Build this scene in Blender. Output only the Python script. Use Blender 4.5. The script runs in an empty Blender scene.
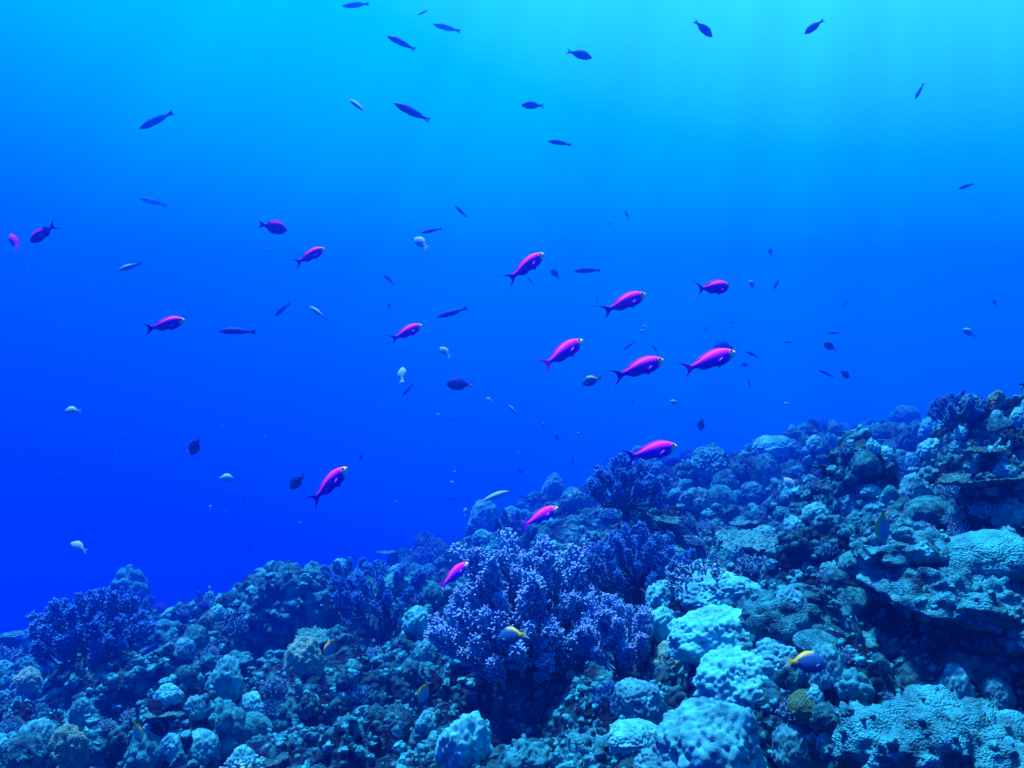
import bpy, bmesh, math, random
import numpy as np
from mathutils import Vector, Matrix

random.seed(11)
RNG = np.random.default_rng(11)
R = math.radians
scene = bpy.context.scene
COL = scene.collection
W, H, F = 1024, 768, 887.0                     # picture size and focal length in pixels

# ------------------------------------------------------------------ camera
cam_data = bpy.data.cameras.new('camera')
cam = bpy.data.objects.new('camera', cam_data)
COL.objects.link(cam)
cam_data.sensor_width = 36.0
cam_data.lens = 36.0 * F / W
cam_data.clip_start = 0.02
cam_data.clip_end = 500
cam.location = (0, 0, 0)
cam.rotation_euler = (R(90), 0, 0)
scene.camera = cam

# ------------------------------------------------------------------ the lit water far off (world)
SUN_DIR = Vector((-0.20, 0.28, 0.94)).normalized()      # towards the light
RAMP_AXIS = Vector((0.26, 0.45, 0.85)).normalized()           # centre of the brightness ramp, ringed by the brightest water
WORLD_STRENGTH = 0.66
world = bpy.data.worlds.new('World')
scene.world = world
world.use_nodes = True
nt = world.node_tree
nt.nodes.clear()
tc = nt.nodes.new('ShaderNodeTexCoord')
dot = nt.nodes.new('ShaderNodeVectorMath'); dot.operation = 'DOT_PRODUCT'
dot.inputs[1].default_value = RAMP_AXIS
mr = nt.nodes.new('ShaderNodeMapRange')
mr.inputs['From Min'].default_value = -1.0
mr.inputs['From Max'].default_value = 1.0
ramp = nt.nodes.new('ShaderNodeValToRGB')
RAMP = [(-1.0, (0.0, 0.0, 0.01)), (-0.40, (0.0, 0.001, 0.16)), (-0.08, (0.0, 0.002, 0.46)), (0.22, (0.0, 0.006, 0.56)),
        (0.42, (0.0, 0.18, 0.58)), (0.58, (0.0, 0.44, 0.55)), (0.70, (0.0, 0.56, 0.52)), (0.81, (0.042, 0.82, 0.58)), (0.88, (0.01, 0.30, 0.34)), (0.95, (0.0, 0.04, 0.10)), (1.0, (0.0, 0.03, 0.08))]  # dark cap overhead, out of view, added to cut fill light on the reef
els = ramp.color_ramp.elements
while len(els) > 1:
    els.remove(els[-1])
for i, (t, c) in enumerate(RAMP):
    e = els[0] if i == 0 else els.new((t + 1) / 2)
    e.position = (t + 1) / 2
    e.color = (*c, 1)
bg = nt.nodes.new('ShaderNodeBackground')
bg.inputs['Strength'].default_value = WORLD_STRENGTH
wo = nt.nodes.new('ShaderNodeOutputWorld')
nt.links.new(tc.outputs['Generated'], dot.inputs[0])
nt.links.new(dot.outputs['Value'], mr.inputs['Value'])
nt.links.new(mr.outputs['Result'], ramp.inputs['Fac'])
AXIS = Vector((0.24, 0.50, 0.83)).normalized()           # light shafts, painted into the world colour, fan out from here
E1 = AXIS.orthogonal().normalized(); E2 = AXIS.cross(E1)
dd = []
for e_ in (E1, E2):
    q_ = nt.nodes.new('ShaderNodeVectorMath'); q_.operation = 'DOT_PRODUCT'; q_.inputs[1].default_value = e_
    nt.links.new(tc.outputs['Generated'], q_.inputs[0]); dd.append(q_)
at2 = nt.nodes.new('ShaderNodeMath'); at2.operation = 'ARCTAN2'
nt.links.new(dd[0].outputs['Value'], at2.inputs[0]); nt.links.new(dd[1].outputs['Value'], at2.inputs[1])
sh = nt.nodes.new('ShaderNodeTexNoise'); sh.noise_dimensions = '1D'; sh.inputs['Scale'].default_value = 7.0; sh.inputs['Detail'].default_value = 2.5
nt.links.new(at2.outputs[0], sh.inputs['W'])
shm = nt.nodes.new('ShaderNodeMapRange'); shm.inputs['From Min'].default_value = 0.3; shm.inputs['From Max'].default_value = 0.7
shm.inputs['To Min'].default_value = 0.92; shm.inputs['To Max'].default_value = 1.08
nt.links.new(sh.outputs['Fac'], shm.inputs['Value'])
shx = nt.nodes.new('ShaderNodeMixRGB'); shx.blend_type = 'MULTIPLY'; shx.inputs['Fac'].default_value = 1.0
nt.links.new(ramp.outputs['Color'], shx.inputs['Color1']); nt.links.new(shm.outputs['Result'], shx.inputs['Color2'])
nt.links.new(shx.outputs['Color'], bg.inputs['Color'])
nt.links.new(bg.outputs['Background'], wo.inputs['Surface'])

# ------------------------------------------------------------------ sun
sun_data = bpy.data.lights.new('sun', 'SUN')
sun_data.energy = 5.0
sun_data.angle = R(5)
sun_data.color = (0.84, 0.93, 1.0)             # daylight that has come down through the water
sun = bpy.data.objects.new('sun', sun_data)
COL.objects.link(sun)
sun.rotation_euler = SUN_DIR.to_track_quat('Z', 'Y').to_euler()

# ------------------------------------------------------------------ exposure and sampling
scene.view_settings.view_transform = 'Standard'
scene.view_settings.look = 'None'
scene.view_settings.exposure = 1.52
scene.view_settings.gamma = 1.0
scene.cycles.use_denoising = True
scene.cycles.use_adaptive_sampling = True
scene.cycles.adaptive_threshold = 0.02
scene.cycles.max_bounces = 3
scene.cycles.diffuse_bounces = 2
scene.cycles.glossy_bounces = 1
scene.cycles.volume_bounces = 2
scene.cycles.caustics_reflective = False
scene.cycles.caustics_refractive = False

HAZE_DENSITY = 0.077
HAZE_COLOR = (0.0, 0.158, 1.0)
HAZE_ANISO = 0.78


# ------------------------------------------------------------------ helpers
def tag(o, label=None, cat=None, group=None, kind=None):
    if label: o['label'] = label
    if cat: o['category'] = cat
    if group: o['group'] = group
    if kind: o['kind'] = kind
    return o


def link(name, data, parent=None):
    o = bpy.data.objects.new(name, data)
    COL.objects.link(o)
    if parent is not None:
        o.parent = parent
    return o


def mesh_from(name, v, faces, mat=None, smooth=True, color=None):
    m = bpy.data.meshes.new(name)
    v = np.asarray(v, np.float32)
    f = np.asarray(faces, dtype=object) if not isinstance(faces, np.ndarray) else faces
    if isinstance(faces, np.ndarray) and faces.ndim == 2:
        n, k = faces.shape
        m.vertices.add(len(v)); m.vertices.foreach_set('co', v.ravel())
        m.loops.add(n * k); m.loops.foreach_set('vertex_index', faces.astype(np.int32).ravel())
        m.polygons.add(n); m.polygons.foreach_set('loop_start', np.arange(0, n * k, k, dtype=np.int32))
        m.update(calc_edges=True)
    else:
        m.from_pydata([tuple(map(float, p)) for p in v], [], [tuple(q) for q in faces])
    m.polygons.foreach_set('use_smooth', np.full(len(m.polygons), smooth))
    if color is not None:
        a = m.attributes.new('pigment', 'FLOAT_COLOR', 'POINT')
        c4 = np.ones((len(v), 4), np.float32); c4[:, :3] = color
        a.data.foreach_set('color', c4.ravel())
    if mat: m.materials.append(mat)
    m.update()
    return m


def _h(ix, iy, iz, seed):
    n = (ix.astype(np.int64) * 374761393 + iy.astype(np.int64) * 668265263 + iz.astype(np.int64) * 2147483647 + seed * 1274126177) & 0xFFFFFFFF
    n = ((n ^ (n >> 13)) * 1274126177) & 0xFFFFFFFF
    n = ((n ^ (n >> 16)) * 2246822519) & 0xFFFFFFFF
    n = n ^ (n >> 15)
    return (n & 0xFFFFFF) / float(0xFFFFFF)


def vnoise(p, scale, seed=0):
    """smooth value noise in 3D, -1..1"""
    q = np.asarray(p, float) / scale
    i = np.floor(q); f = q - i
    i = i.astype(np.int64)
    u = f * f * f * (f * (f * 6 - 15) + 10)
    out = 0
    for dx in (0, 1):
        for dy in (0, 1):
            for dz in (0, 1):
                w = (u[:, 0] if dx else 1 - u[:, 0]) * (u[:, 1] if dy else 1 - u[:, 1]) * (u[:, 2] if dz else 1 - u[:, 2])
                out = out + w * _h(i[:, 0] + dx, i[:, 1] + dy, i[:, 2] + dz, seed)
    return out * 2 - 1


def fbm(p, scale, seed=0, octaves=4, gain=0.5):
    a, s, t = 1.0, scale, 0
    for k in range(octaves):
        t = t + a * vnoise(p, s, seed + k * 17)
        a *= gain; s *= 0.5
    return t


def heaps(X, Y, s, seed, rmin=0.55, rmax=0.95, keep=1.0):
    """union of round heads: one per grid cell of size s, height 0..1"""
    out = np.zeros_like(X)
    cx, cy = np.floor(X / s).astype(np.int64), np.floor(Y / s).astype(np.int64)
    z0 = np.zeros_like(cx)
    for dx in (-1, 0, 1):
        for dy in (-1, 0, 1):
            ix, iy = cx + dx, cy + dy
            px = (ix + 0.15 + 0.7 * _h(ix, iy, z0, seed)) * s
            py = (iy + 0.15 + 0.7 * _h(ix, iy, z0, seed + 1)) * s
            rr = (rmin + (rmax - rmin) * _h(ix, iy, z0, seed + 2)) * s
            hh = (0.35 + 0.65 * _h(ix, iy, z0, seed + 3)) * (_h(ix, iy, z0, seed + 4) < keep)
            d2 = ((X - px) ** 2 + (Y - py) ** 2) / rr ** 2
            out = np.maximum(out, hh * np.sqrt(np.clip(1 - d2, 0, 1)))
    return out


def sstep(a, b, x):
    t = np.clip((x - a) / (b - a), 0, 1)
    return t * t * (3 - 2 * t)


# ------------------------------------------------------------------ terrain
HOLLOWS = [  # dark hollows in the slope: x, y, radius, depth (metres)
]


def base_height(X, Y):
    u = X / np.maximum(Y, 0.6)
    z = -0.50 + 0.20 * X - 0.108 * Y
    z = z - 0.021 * np.clip(-X, 0, None) ** 2 - 0.010 * np.clip(X - 2, 0, None) ** 2
    drop = 0.05 * np.clip(Y - 12.0, 0, None) ** 1.4 * sstep(0.40, -0.20, u)
    z = z - drop
    z = z - 0.024 * np.clip(Y - 3, 0, 9) * np.exp(-((u + 0.30) / 0.14) ** 2) - 0.042 * np.clip(Y - 3, 0, 10) * np.exp(-((u + 0.16) / 0.20) ** 2)
    for hx, hy, hr, hd in HOLLOWS:
        d2 = ((X - hx) / hr) ** 2 + ((Y - hy) / (1.25 * hr)) ** 2
        z = z - hd * np.exp(-d2 ** 2)
    return z


def terrain(X, Y):
    X = np.asarray(X, float); Y = np.asarray(Y, float)
    sh = X.shape
    X = X.ravel(); Y = Y.ravel()
    z = base_height(X, Y)
    P = np.stack([X, Y, np.zeros_like(X)], 1)
    z = z + 0.11 * fbm(P, 1.2, 3, 3) + 0.03
    far = sstep(2.5, 6.0, Y)
    z = z + far * 0.34 * (heaps(X, Y, 1.5, 95, 0.35, 0.7, keep=0.55) - 0.25)
    wx = X + 0.07 * vnoise(P, 0.26, 41); wy = Y + 0.07 * vnoise(P, 0.26, 42)
    D = np.sqrt(X * X + Y * Y)
    z = z + 0.34 * (heaps(wx, wy, 0.68, 5, 0.42, 0.8, keep=0.75) - 0.35)
    z = z + 0.19 * (heaps(wx, wy, 0.29, 15, 0.4, 0.75, keep=0.8) - 0.3)
    z = z + 0.05 * (heaps(wx, wy, 0.125, 25, 0.45, 0.8, keep=0.85) - 0.3)
    z = z + 0.024 * (heaps(X, Y, 0.058, 35) - 0.3)
    z = z + 0.008 * (heaps(X, Y, 0.026, 45) - 0.3)
    z = z + 0.014 * fbm(P, 0.09, 53, 3)
    return z.reshape(sh)


for px_, py_, w_, k_ in [(545, 730, 175, 1.8), (955, 690, 180, 0.9), (800, 602, 74, 0.8), (290, 650, 120, 1.4), (125, 722, 140, 1.4), (688, 660, 52, 0.9),
                         (905, 588, 80, 0.8), (385, 605, 90, 0.7), (235, 770, 60, 0.7), (800, 730, 60, 0.9), (985, 545, 60, 0.7), (650, 545, 60, 0.7), (180, 660, 60, 0.6)]:
    yy = np.geomspace(0.6, 14, 400)
    a_, b_ = (px_ - W / 2) / F, (H / 2 - py_) / F
    hit_ = np.nonzero(base_height(a_ * yy, yy) > b_ * yy)[0]
    if len(hit_):
        y_ = yy[hit_[0]]
        r_ = 0.5 * w_ * y_ / F
        HOLLOWS.append((a_ * y_, y_, r_, k_ * r_))

NA, NR = 860, 640
ang = np.linspace(R(-72), R(72), NA)
# denser in front of the camera
ang = np.sign(ang) * (np.abs(ang) / R(72)) ** 1.25 * R(72)
rad = np.geomspace(0.5, 27.0, NR)
AA, RR_ = np.meshgrid(ang, rad)
TX, TY = RR_ * np.sin(AA), RR_ * np.cos(AA)
TZ = terrain(TX, TY)
idx = np.arange(NA * NR).reshape(NR, NA)
tf = np.stack([idx[:-1, :-1].ravel(), idx[:-1, 1:].ravel(), idx[1:, 1:].ravel(), idx[1:, :-1].ravel()], 1)


def ray(px, py):
    return (px - W / 2) / F, (H / 2 - py) / F            # X/Y and Z/Y


_YS = np.geomspace(0.6, 26, 1000)


def ground_y(px, py):
    """distance along Y at which the ray through a pixel first meets the reef"""
    a, b = ray(px, py)
    zz = terrain(a * _YS, _YS)
    hit = np.nonzero(zz > b * _YS)[0]
    return float(_YS[hit[0]]) if len(hit) else None


def far_foot(px, ymin, py0=380):
    """the highest picture row below the skyline whose ground is nearer than the far edge but at least ymin away"""
    best = None
    for py in range(py0, 768, 2):
        g = ground_y(px, py)
        if g is None: continue
        if g >= ymin: best = (py, g)
        else: break
    return best or (py, g)


def at(px, py, y):
    a, b = ray(px, py)
    return Vector((a * y, y, b * y))


# ------------------------------------------------------------------ materials
def coral_mat(name, c1, c2, scale=3.0, bump=0.5, pits=14.0, rough=0.9, vary=0.25, tip=None, dist=0.02, speck=0.7, lo=0.40, hi=0.72):
    m = bpy.data.materials.new(name)
    m.use_nodes = True
    n = m.node_tree; n.nodes.clear()
    L = n.links.new
    out = n.nodes.new('ShaderNodeOutputMaterial')
    b = n.nodes.new('ShaderNodeBsdfPrincipled')
    b.inputs['Roughness'].default_value = rough
    b.inputs['Specular IOR Level'].default_value = 0.05
    g = n.nodes.new('ShaderNodeTexCoord')
    info = n.nodes.new('ShaderNodeObjectInfo')
    no = n.nodes.new('ShaderNodeTexNoise'); no.inputs['Scale'].default_value = scale; no.inputs['Detail'].default_value = 5; no.inputs['Roughness'].default_value = 0.65
    L(g.outputs['Object'], no.inputs['Vector'])
    mixn = n.nodes.new('ShaderNodeMath'); mixn.operation = 'MULTIPLY_ADD'; mixn.inputs[1].default_value = vary; 
    L(info.outputs['Random'], mixn.inputs[0]); L(no.outputs['Fac'], mixn.inputs[2])
    cr = n.nodes.new('ShaderNodeValToRGB')
    cr.color_ramp.elements[0].position = lo; cr.color_ramp.elements[0].color = (*c1, 1)
    cr.color_ramp.elements[1].position = hi; cr.color_ramp.elements[1].color = (*c2, 1)
    L(mixn.outputs[0], cr.inputs['Fac'])
    # fine polyp speckle
    vo = n.nodes.new('ShaderNodeTexVoronoi'); vo.inputs['Scale'].default_value = pits
    L(g.outputs['Object'], vo.inputs['Vector'])
    sp = n.nodes.new('ShaderNodeMapRange'); sp.inputs['From Max'].default_value = 0.6; sp.inputs['To Min'].default_value = 1.2; sp.inputs['To Max'].default_value = 0.7
    L(vo.outputs['Distance'], sp.inputs['Value'])
    mul = n.nodes.new('ShaderNodeMixRGB'); mul.blend_type = 'MULTIPLY'; mul.inputs['Fac'].default_value = speck
    L(cr.outputs['Color'], mul.inputs['Color1']); L(sp.outputs['Result'], mul.inputs['Color2'])
    col = mul.outputs['Color']
    if tip is not None:                                   # pale growing tips carried in the mesh
        at_ = n.nodes.new('ShaderNodeAttribute'); at_.attribute_name = 'pigment'
        mt = n.nodes.new('ShaderNodeMixRGB'); mt.inputs['Color2'].default_value = (*tip, 1)
        L(at_.outputs['Fac'], mt.inputs['Fac']); L(col, mt.inputs['Color1'])
        col = mt.outputs['Color']
    L(col, b.inputs['Base Color'])
    no2 = n.nodes.new('ShaderNodeTexNoise'); no2.inputs['Scale'].default_value = pits * 0.9; no2.inputs['Detail'].default_value = 4
    L(g.outputs['Object'], no2.inputs['Vector'])
    add = n.nodes.new('ShaderNodeMath'); add.operation = 'SUBTRACT'
    L(no2.outputs['Fac'], add.inputs[0]); L(vo.outputs['Distance'], add.inputs[1])
    bp = n.nodes.new('ShaderNodeBump'); bp.inputs['Strength'].default_value = bump; bp.inputs['Distance'].default_value = dist
    L(add.outputs[0], bp.inputs['Height']); L(bp.outputs['Normal'], b.inputs['Normal'])
    L(b.outputs['BSDF'], out.inputs['Surface'])
    return m


def pigment_mat(name, rough=0.6, spec=0.02, scale=0.0):
    m = bpy.data.materials.new(name); m.use_nodes = True
    n = m.node_tree
    b = n.nodes['Principled BSDF']
    b.inputs['Roughness'].default_value = rough
    b.inputs['Specular IOR Level'].default_value = spec
    a = n.nodes.new('ShaderNodeAttribute'); a.attribute_name = 'pigment'
    tcn = n.nodes.new('ShaderNodeTexCoord')
    no = n.nodes.new('ShaderNodeTexNoise'); no.inputs['Scale'].default_value = 22; no.inputs['Detail'].default_value = 3
    n.links.new(tcn.outputs['Object'], no.inputs['Vector'])
    mr_ = n.nodes.new('ShaderNodeMapRange'); mr_.inputs['To Min'].default_value = 0.75; mr_.inputs['To Max'].default_value = 1.2
    n.links.new(no.outputs['Fac'], mr_.inputs['Value'])
    mx = n.nodes.new('ShaderNodeMixRGB'); mx.blend_type = 'MULTIPLY'; mx.inputs['Fac'].default_value = 1
    n.links.new(a.outputs['Color'], mx.inputs['Color1']); n.links.new(mr_.outputs['Result'], mx.inputs['Color2'])
    n.links.new(mx.outputs['Color'], b.inputs['Base Color'])
    return m


def plain_mat(name, c, rough=0.3, spec=0.5):
    m = bpy.data.materials.new(name); m.use_nodes = True
    b = m.node_tree.nodes['Principled BSDF']
    b.inputs['Base Color'].default_value = (*c, 1)
    b.inputs['Roughness'].default_value = rough
    b.inputs['Specular IOR Level'].default_value = spec
    return m


M = {
    'reef': coral_mat('reef_crust', (0.0005, 0.008, 0.026), (0.008, 0.24, 0.32), scale=6.0, bump=0.8, pits=48, vary=0.0, lo=0.46, hi=0.74),
    'knob': coral_mat('knob_coral_skin', (0.006, 0.10, 0.16), (0.04, 0.50, 0.60), scale=2.2, bump=0.15, pits=30, speck=0.25, lo=0.45, hi=0.85),
    'boulder': coral_mat('boulder_coral_skin', (0.003, 0.06, 0.10), (0.018, 0.42, 0.50), scale=2.6, bump=0.6, pits=20, lo=0.48, hi=0.84),
    'brain': coral_mat('brain_coral_skin', (0.012, 0.10, 0.07), (0.06, 0.30, 0.19), scale=3.5, bump=0.8, pits=18),
    'branch': coral_mat('branch_coral_skin', (0.003, 0.06, 0.17), (0.014, 0.19, 0.38), scale=2.5, bump=0.3, pits=24, tip=(0.12, 0.50, 0.66)),
    'finger': coral_mat('finger_coral_skin', (0.010, 0.10, 0.17), (0.03, 0.25, 0.32), scale=2.5, bump=0.3, pits=24, tip=(0.12, 0.46, 0.52)),
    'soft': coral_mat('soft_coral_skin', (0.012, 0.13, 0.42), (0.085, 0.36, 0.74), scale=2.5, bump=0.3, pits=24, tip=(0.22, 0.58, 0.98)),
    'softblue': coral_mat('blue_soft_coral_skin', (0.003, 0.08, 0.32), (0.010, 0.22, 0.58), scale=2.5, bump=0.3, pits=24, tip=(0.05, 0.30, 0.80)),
    'stalk': coral_mat('stalk_skin', (0.004, 0.02, 0.07), (0.012, 0.05, 0.15), scale=10, bump=0.3, pits=60),
    'table': coral_mat('table_coral_skin', (0.006, 0.08, 0.13), (0.035, 0.38, 0.44), scale=3.0, bump=0.8, pits=16),
    'rock': coral_mat('encrusted_rock_skin', (0.002, 0.014, 0.040), (0.018, 0.37, 0.47), scale=3.2, bump=0.55, pits=42, dist=0.02, speck=0.5, lo=0.50, hi=0.86),
    'rubble': coral_mat('rubble_skin', (0.001, 0.012, 0.036), (0.014, 0.36, 0.46), scale=9, bump=0.7, pits=70, lo=0.47, hi=0.78),
    'tan': coral_mat('tan_coral_skin', (0.004, 0.07, 0.09), (0.09, 0.42, 0.38), scale=3.5, bump=0.6, pits=18),
    'pale': coral_mat('pale_sponge_skin', (0.03, 0.34, 0.40), (0.06, 0.50, 0.54), scale=2, bump=0.2, pits=24),
    'fish': pigment_mat('fish_skin'),
    'eye': plain_mat('fish_eye', (0.004, 0.003, 0.01), 0.15, 0.5),
}

# ------------------------------------------------------------------ reef slope (setting)
reef = link('reef_slope', mesh_from('reef_slope', np.stack([TX.ravel(), TY.ravel(), TZ.ravel()], 1), tf, M['reef']))
tag(reef, 'sloping reef bed of encrusted coral rock falling away into deep water', 'reef', kind='structure')

# haze: the water between the camera and everything
ZLOW = float(TZ.min()) - 1.0
HX, HY0, HY1, ZTOP = 30.0, -6.0, 29.0, 4.3
hv = [(x, y, z) for x in (-HX, HX) for y in (HY0, HY1) for z in (ZLOW, ZTOP)]
hf = [(0, 1, 3, 2), (4, 6, 7, 5), (0, 4, 5, 1), (2, 3, 7, 6), (0, 2, 6, 4), (1, 5, 7, 3)]
hm = bpy.data.materials.new('water_haze'); hm.use_nodes = True
hn = hm.node_tree; hn.nodes.clear()
ho = hn.nodes.new('ShaderNodeOutputMaterial')
pv = hn.nodes.new('ShaderNodeVolumePrincipled')
pv.inputs['Color'].default_value = (*HAZE_COLOR, 1)
pv.inputs['Density'].default_value = HAZE_DENSITY
pv.inputs['Anisotropy'].default_value = HAZE_ANISO
hn.links.new(pv.outputs['Volume'], ho.inputs['Volume'])
haze = link('haze', mesh_from('haze', hv, hf, hm, smooth=False))
tag(haze, 'clear blue sea water that fades far things to blue', 'water', kind='stuff')

# ------------------------------------------------------------------ coral shapes (unit size, base at z = 0)
_ico = {}


def ico(sub):
    if sub not in _ico:
        bm = bmesh.new()
        bmesh.ops.create_icosphere(bm, subdivisions=sub, radius=1.0)
        v = np.array([x.co[:] for x in bm.verts]); f = np.array([[x.index for x in p.verts] for p in bm.faces])
        bm.free()
        _ico[sub] = (v, f)
    return _ico[sub]


def sphere_pts(n, seed, zmin=-0.4):
    r = np.random.default_rng(seed)
    out = []
    i = np.arange(int(n * 2 / (1 - zmin)) + 1)
    k = len(i)
    z = 1 - 2 * (i + 0.5) / k
    ph = i * 2.399963 + seed
    q = np.stack([np.sqrt(1 - z * z) * np.cos(ph), np.sqrt(1 - z * z) * np.sin(ph), z], 1)
    q += r.normal(0, 0.35 / math.sqrt(k), q.shape) * 1.6
    q /= np.linalg.norm(q, axis=1)[:, None]
    return q[q[:, 2] > zmin]


def knobs(v, pts, rad, amp, seed, vary=0.35):
    """round knobs over unit directions v"""
    r = np.random.default_rng(seed)
    rr = rad * (1 + vary * (r.random(len(pts)) * 2 - 1))
    hh = amp * (1 + vary * (r.random(len(pts)) * 2 - 1))
    best = np.zeros(len(v))
    for s in range(0, len(v), 4000):
        w = v[s:s + 4000]
        d2 = np.maximum((w * w).sum(1)[:, None] + (pts * pts).sum(1)[None] - 2 * (w @ pts.T), 0)
        k = hh[None] * np.sqrt(np.clip(1 - d2 / rr[None] ** 2, 0, 1))
        best[s:s + 4000] = k.max(1)
    return best


def finish(v, z0=-0.35):
    """flatten what sinks into the reef"""
    v = v.copy()
    low = v[:, 2] < z0
    v[low, 2] = z0 + (v[low, 2] - z0) * 0.4
    v[:, 2] -= z0
    return v


def blob(name, mat, seed, sub=5, lump=0.25, lump_s=0.9, n_knob=0, k_rad=0.2, k_amp=0.12, rough=0.03, rough_s=0.3, squash=1.0, z0=-0.35, under=0.0, lobes=0, big=0):
    v, f = ico(sub)
    d = v.copy()
    off = np.array([seed * 3.1, seed * 1.7, seed * 0.9])
    r = 1 + lump * fbm(d + off, lump_s, seed, 3)
    if lobes:
        lp = sphere_pts(lobes, seed + 5, -0.2)
        r = r + knobs(d, lp, 1.6 / math.sqrt(lobes), 0.36, seed + 6, 0.3)
    if rough:
        r = r + rough * fbm(d + off, rough_s, seed + 50, 4, 0.6)
    p = d * r[:, None]
    p[:, 2] *= squash
    if n_knob:
        ell = np.array([1, 1, squash])
        k = knobs(d * ell, sphere_pts(n_knob, seed) * ell, k_rad, k_amp, seed)
        nn_ = d / ell; nn_ /= np.linalg.norm(nn_, axis=1)[:, None]
        if big:
            k = k * (0.35 + 0.8 * np.clip(fbm(d + off, 0.35, seed + 70, 2) + 0.5, 0, 1.4)) + knobs(d * ell, sphere_pts(big, seed + 9) * ell, 0.19, 0.13, seed + 10, 0.6)
        p = p + nn_ * k[:, None]
    if under:                                            # undercut: the foot draws in
        t = sstep(0.1, -0.5, p[:, 2] / squash)
        p[:, :2] *= (1 - under * t)[:, None]
    p = finish(p, z0 * squash)
    s = max(np.ptp(p[:, 0]), np.ptp(p[:, 1])) / 2
    p /= s
    return mesh_from(name, p, f, mat)


def tube(path, radii, k=6, cap=True):
    """tapered tube along a path; returns verts, quads"""
    path = np.asarray(path, float)
    n = len(path)
    t = np.gradient(path, axis=0)
    t /= np.linalg.norm(t, axis=1)[:, None] + 1e-9
    ref = np.array([0.31, 0.95, 0.07])
    a = np.cross(t, ref); a /= np.linalg.norm(a, axis=1)[:, None] + 1e-9
    b = np.cross(t, a)
    th = np.arange(k) * 2 * math.pi / k
    V = path[:, None, :] + np.asarray(radii)[:, None, None] * (np.cos(th)[None, :, None] * a[:, None, :] + np.sin(th)[None, :, None] * b[:, None, :])
    V = V.reshape(-1, 3)
    i = np.arange((n - 1) * k).reshape(n - 1, k)
    Fq = np.stack([i, np.roll(i, -1, 1), np.roll(i, -1, 1) + k, i + k], -1).reshape(-1, 4)
    return V, Fq


class Bag:
    """collects quads into one mesh"""
    def __init__(s): s.v, s.f, s.c, s.n = [], [], [], 0

    def add(s, v, f, c=0.0):
        s.v.append(v); s.f.append(np.asarray(f) + s.n); s.n += len(v)
        s.c.append(np.full(len(v), c) if np.isscalar(c) else c)

    def mesh(s, name, mat, smooth=True):
        c = np.concatenate(s.c)
        return mesh_from(name, np.concatenate(s.v), np.concatenate(s.f), mat, smooth, color=np.stack([c, c, c], 1))


def finger(bag, base, d, ln, r0, rng, k=6, n=6, bend=0.15, tip=True):
    d = np.asarray(d, float); d /= np.linalg.norm(d)
    side = rng.normal(0, 1, 3); side -= d * side.dot(d)
    t = np.linspace(0, 1, n)
    path = np.asarray(base)[None] + d[None] * (t * ln)[:, None] + side[None] * (bend * ln * t ** 2)[:, None]
    prof = r0 * (1 - 0.35 * t) * (1 + 0.10 * rng.normal(0, 1, n))
    path = np.vstack([path, path[-1] + (path[-1] - path[-2]) * 0.22])
    prof = np.append(prof, prof[-1] * 0.55)
    path = np.vstack([path, path[-1] + (path[-1] - path[-2]) * 0.4])
    prof = np.append(prof, 0.0005 * r0)
    v, f = tube(path, prof, k)
    c = np.repeat(np.clip((np.linspace(0, 1.1, len(path)) - 0.45) / 0.45, 0, 1) if tip else np.zeros(len(path)), k)
    bag.add(v, f, c)
    return path


def finger_coral(name, mat, seed, n=110, ln=0.42, r=0.055, zmin=0.05, core=0.62):
    rng = np.random.default_rng(seed)
    bag = Bag()
    for p in sphere_pts(n, seed, zmin):
        dd = p * np.array([1, 1, 0.9]) + np.array([0, 0, 0.35]) + rng.normal(0, 0.12, 3)
        l = ln * rng.uniform(0.7, 1.25)
        path = finger(bag, p * core * np.array([1, 1, 0.62]), dd, l, r * rng.uniform(0.8, 1.2), rng)
        for q in range(2):
            b0 = path[rng.integers(2, 5)]
            finger(bag, b0, dd / np.linalg.norm(dd) + rng.normal(0, 0.55, 3), l * 0.42, r * 0.75, rng, n=4)
    # the massive foot
    th = np.linspace(0, 2 * math.pi, 25)
    prof = [(0.30, -0.25), (0.45, -0.05), (0.62, 0.12), (0.66, 0.25), (0.55, 0.40), (0.3, 0.5), (0.001, 0.53)]
    ring = np.array([[(a * math.cos(t) * (1 + 0.08 * math.sin(3 * t + seed)), a * math.sin(t), z) for t in th[:-1]] for a, z in prof]).reshape(-1, 3)
    i = np.arange((len(prof) - 1) * 24).reshape(-1, 24)
    bag.add(ring, np.stack([i, np.roll(i, -1, 1), np.roll(i, -1, 1) + 24, i + 24], -1).reshape(-1, 4), 0.0)
    return bag.mesh(name, mat)


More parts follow.
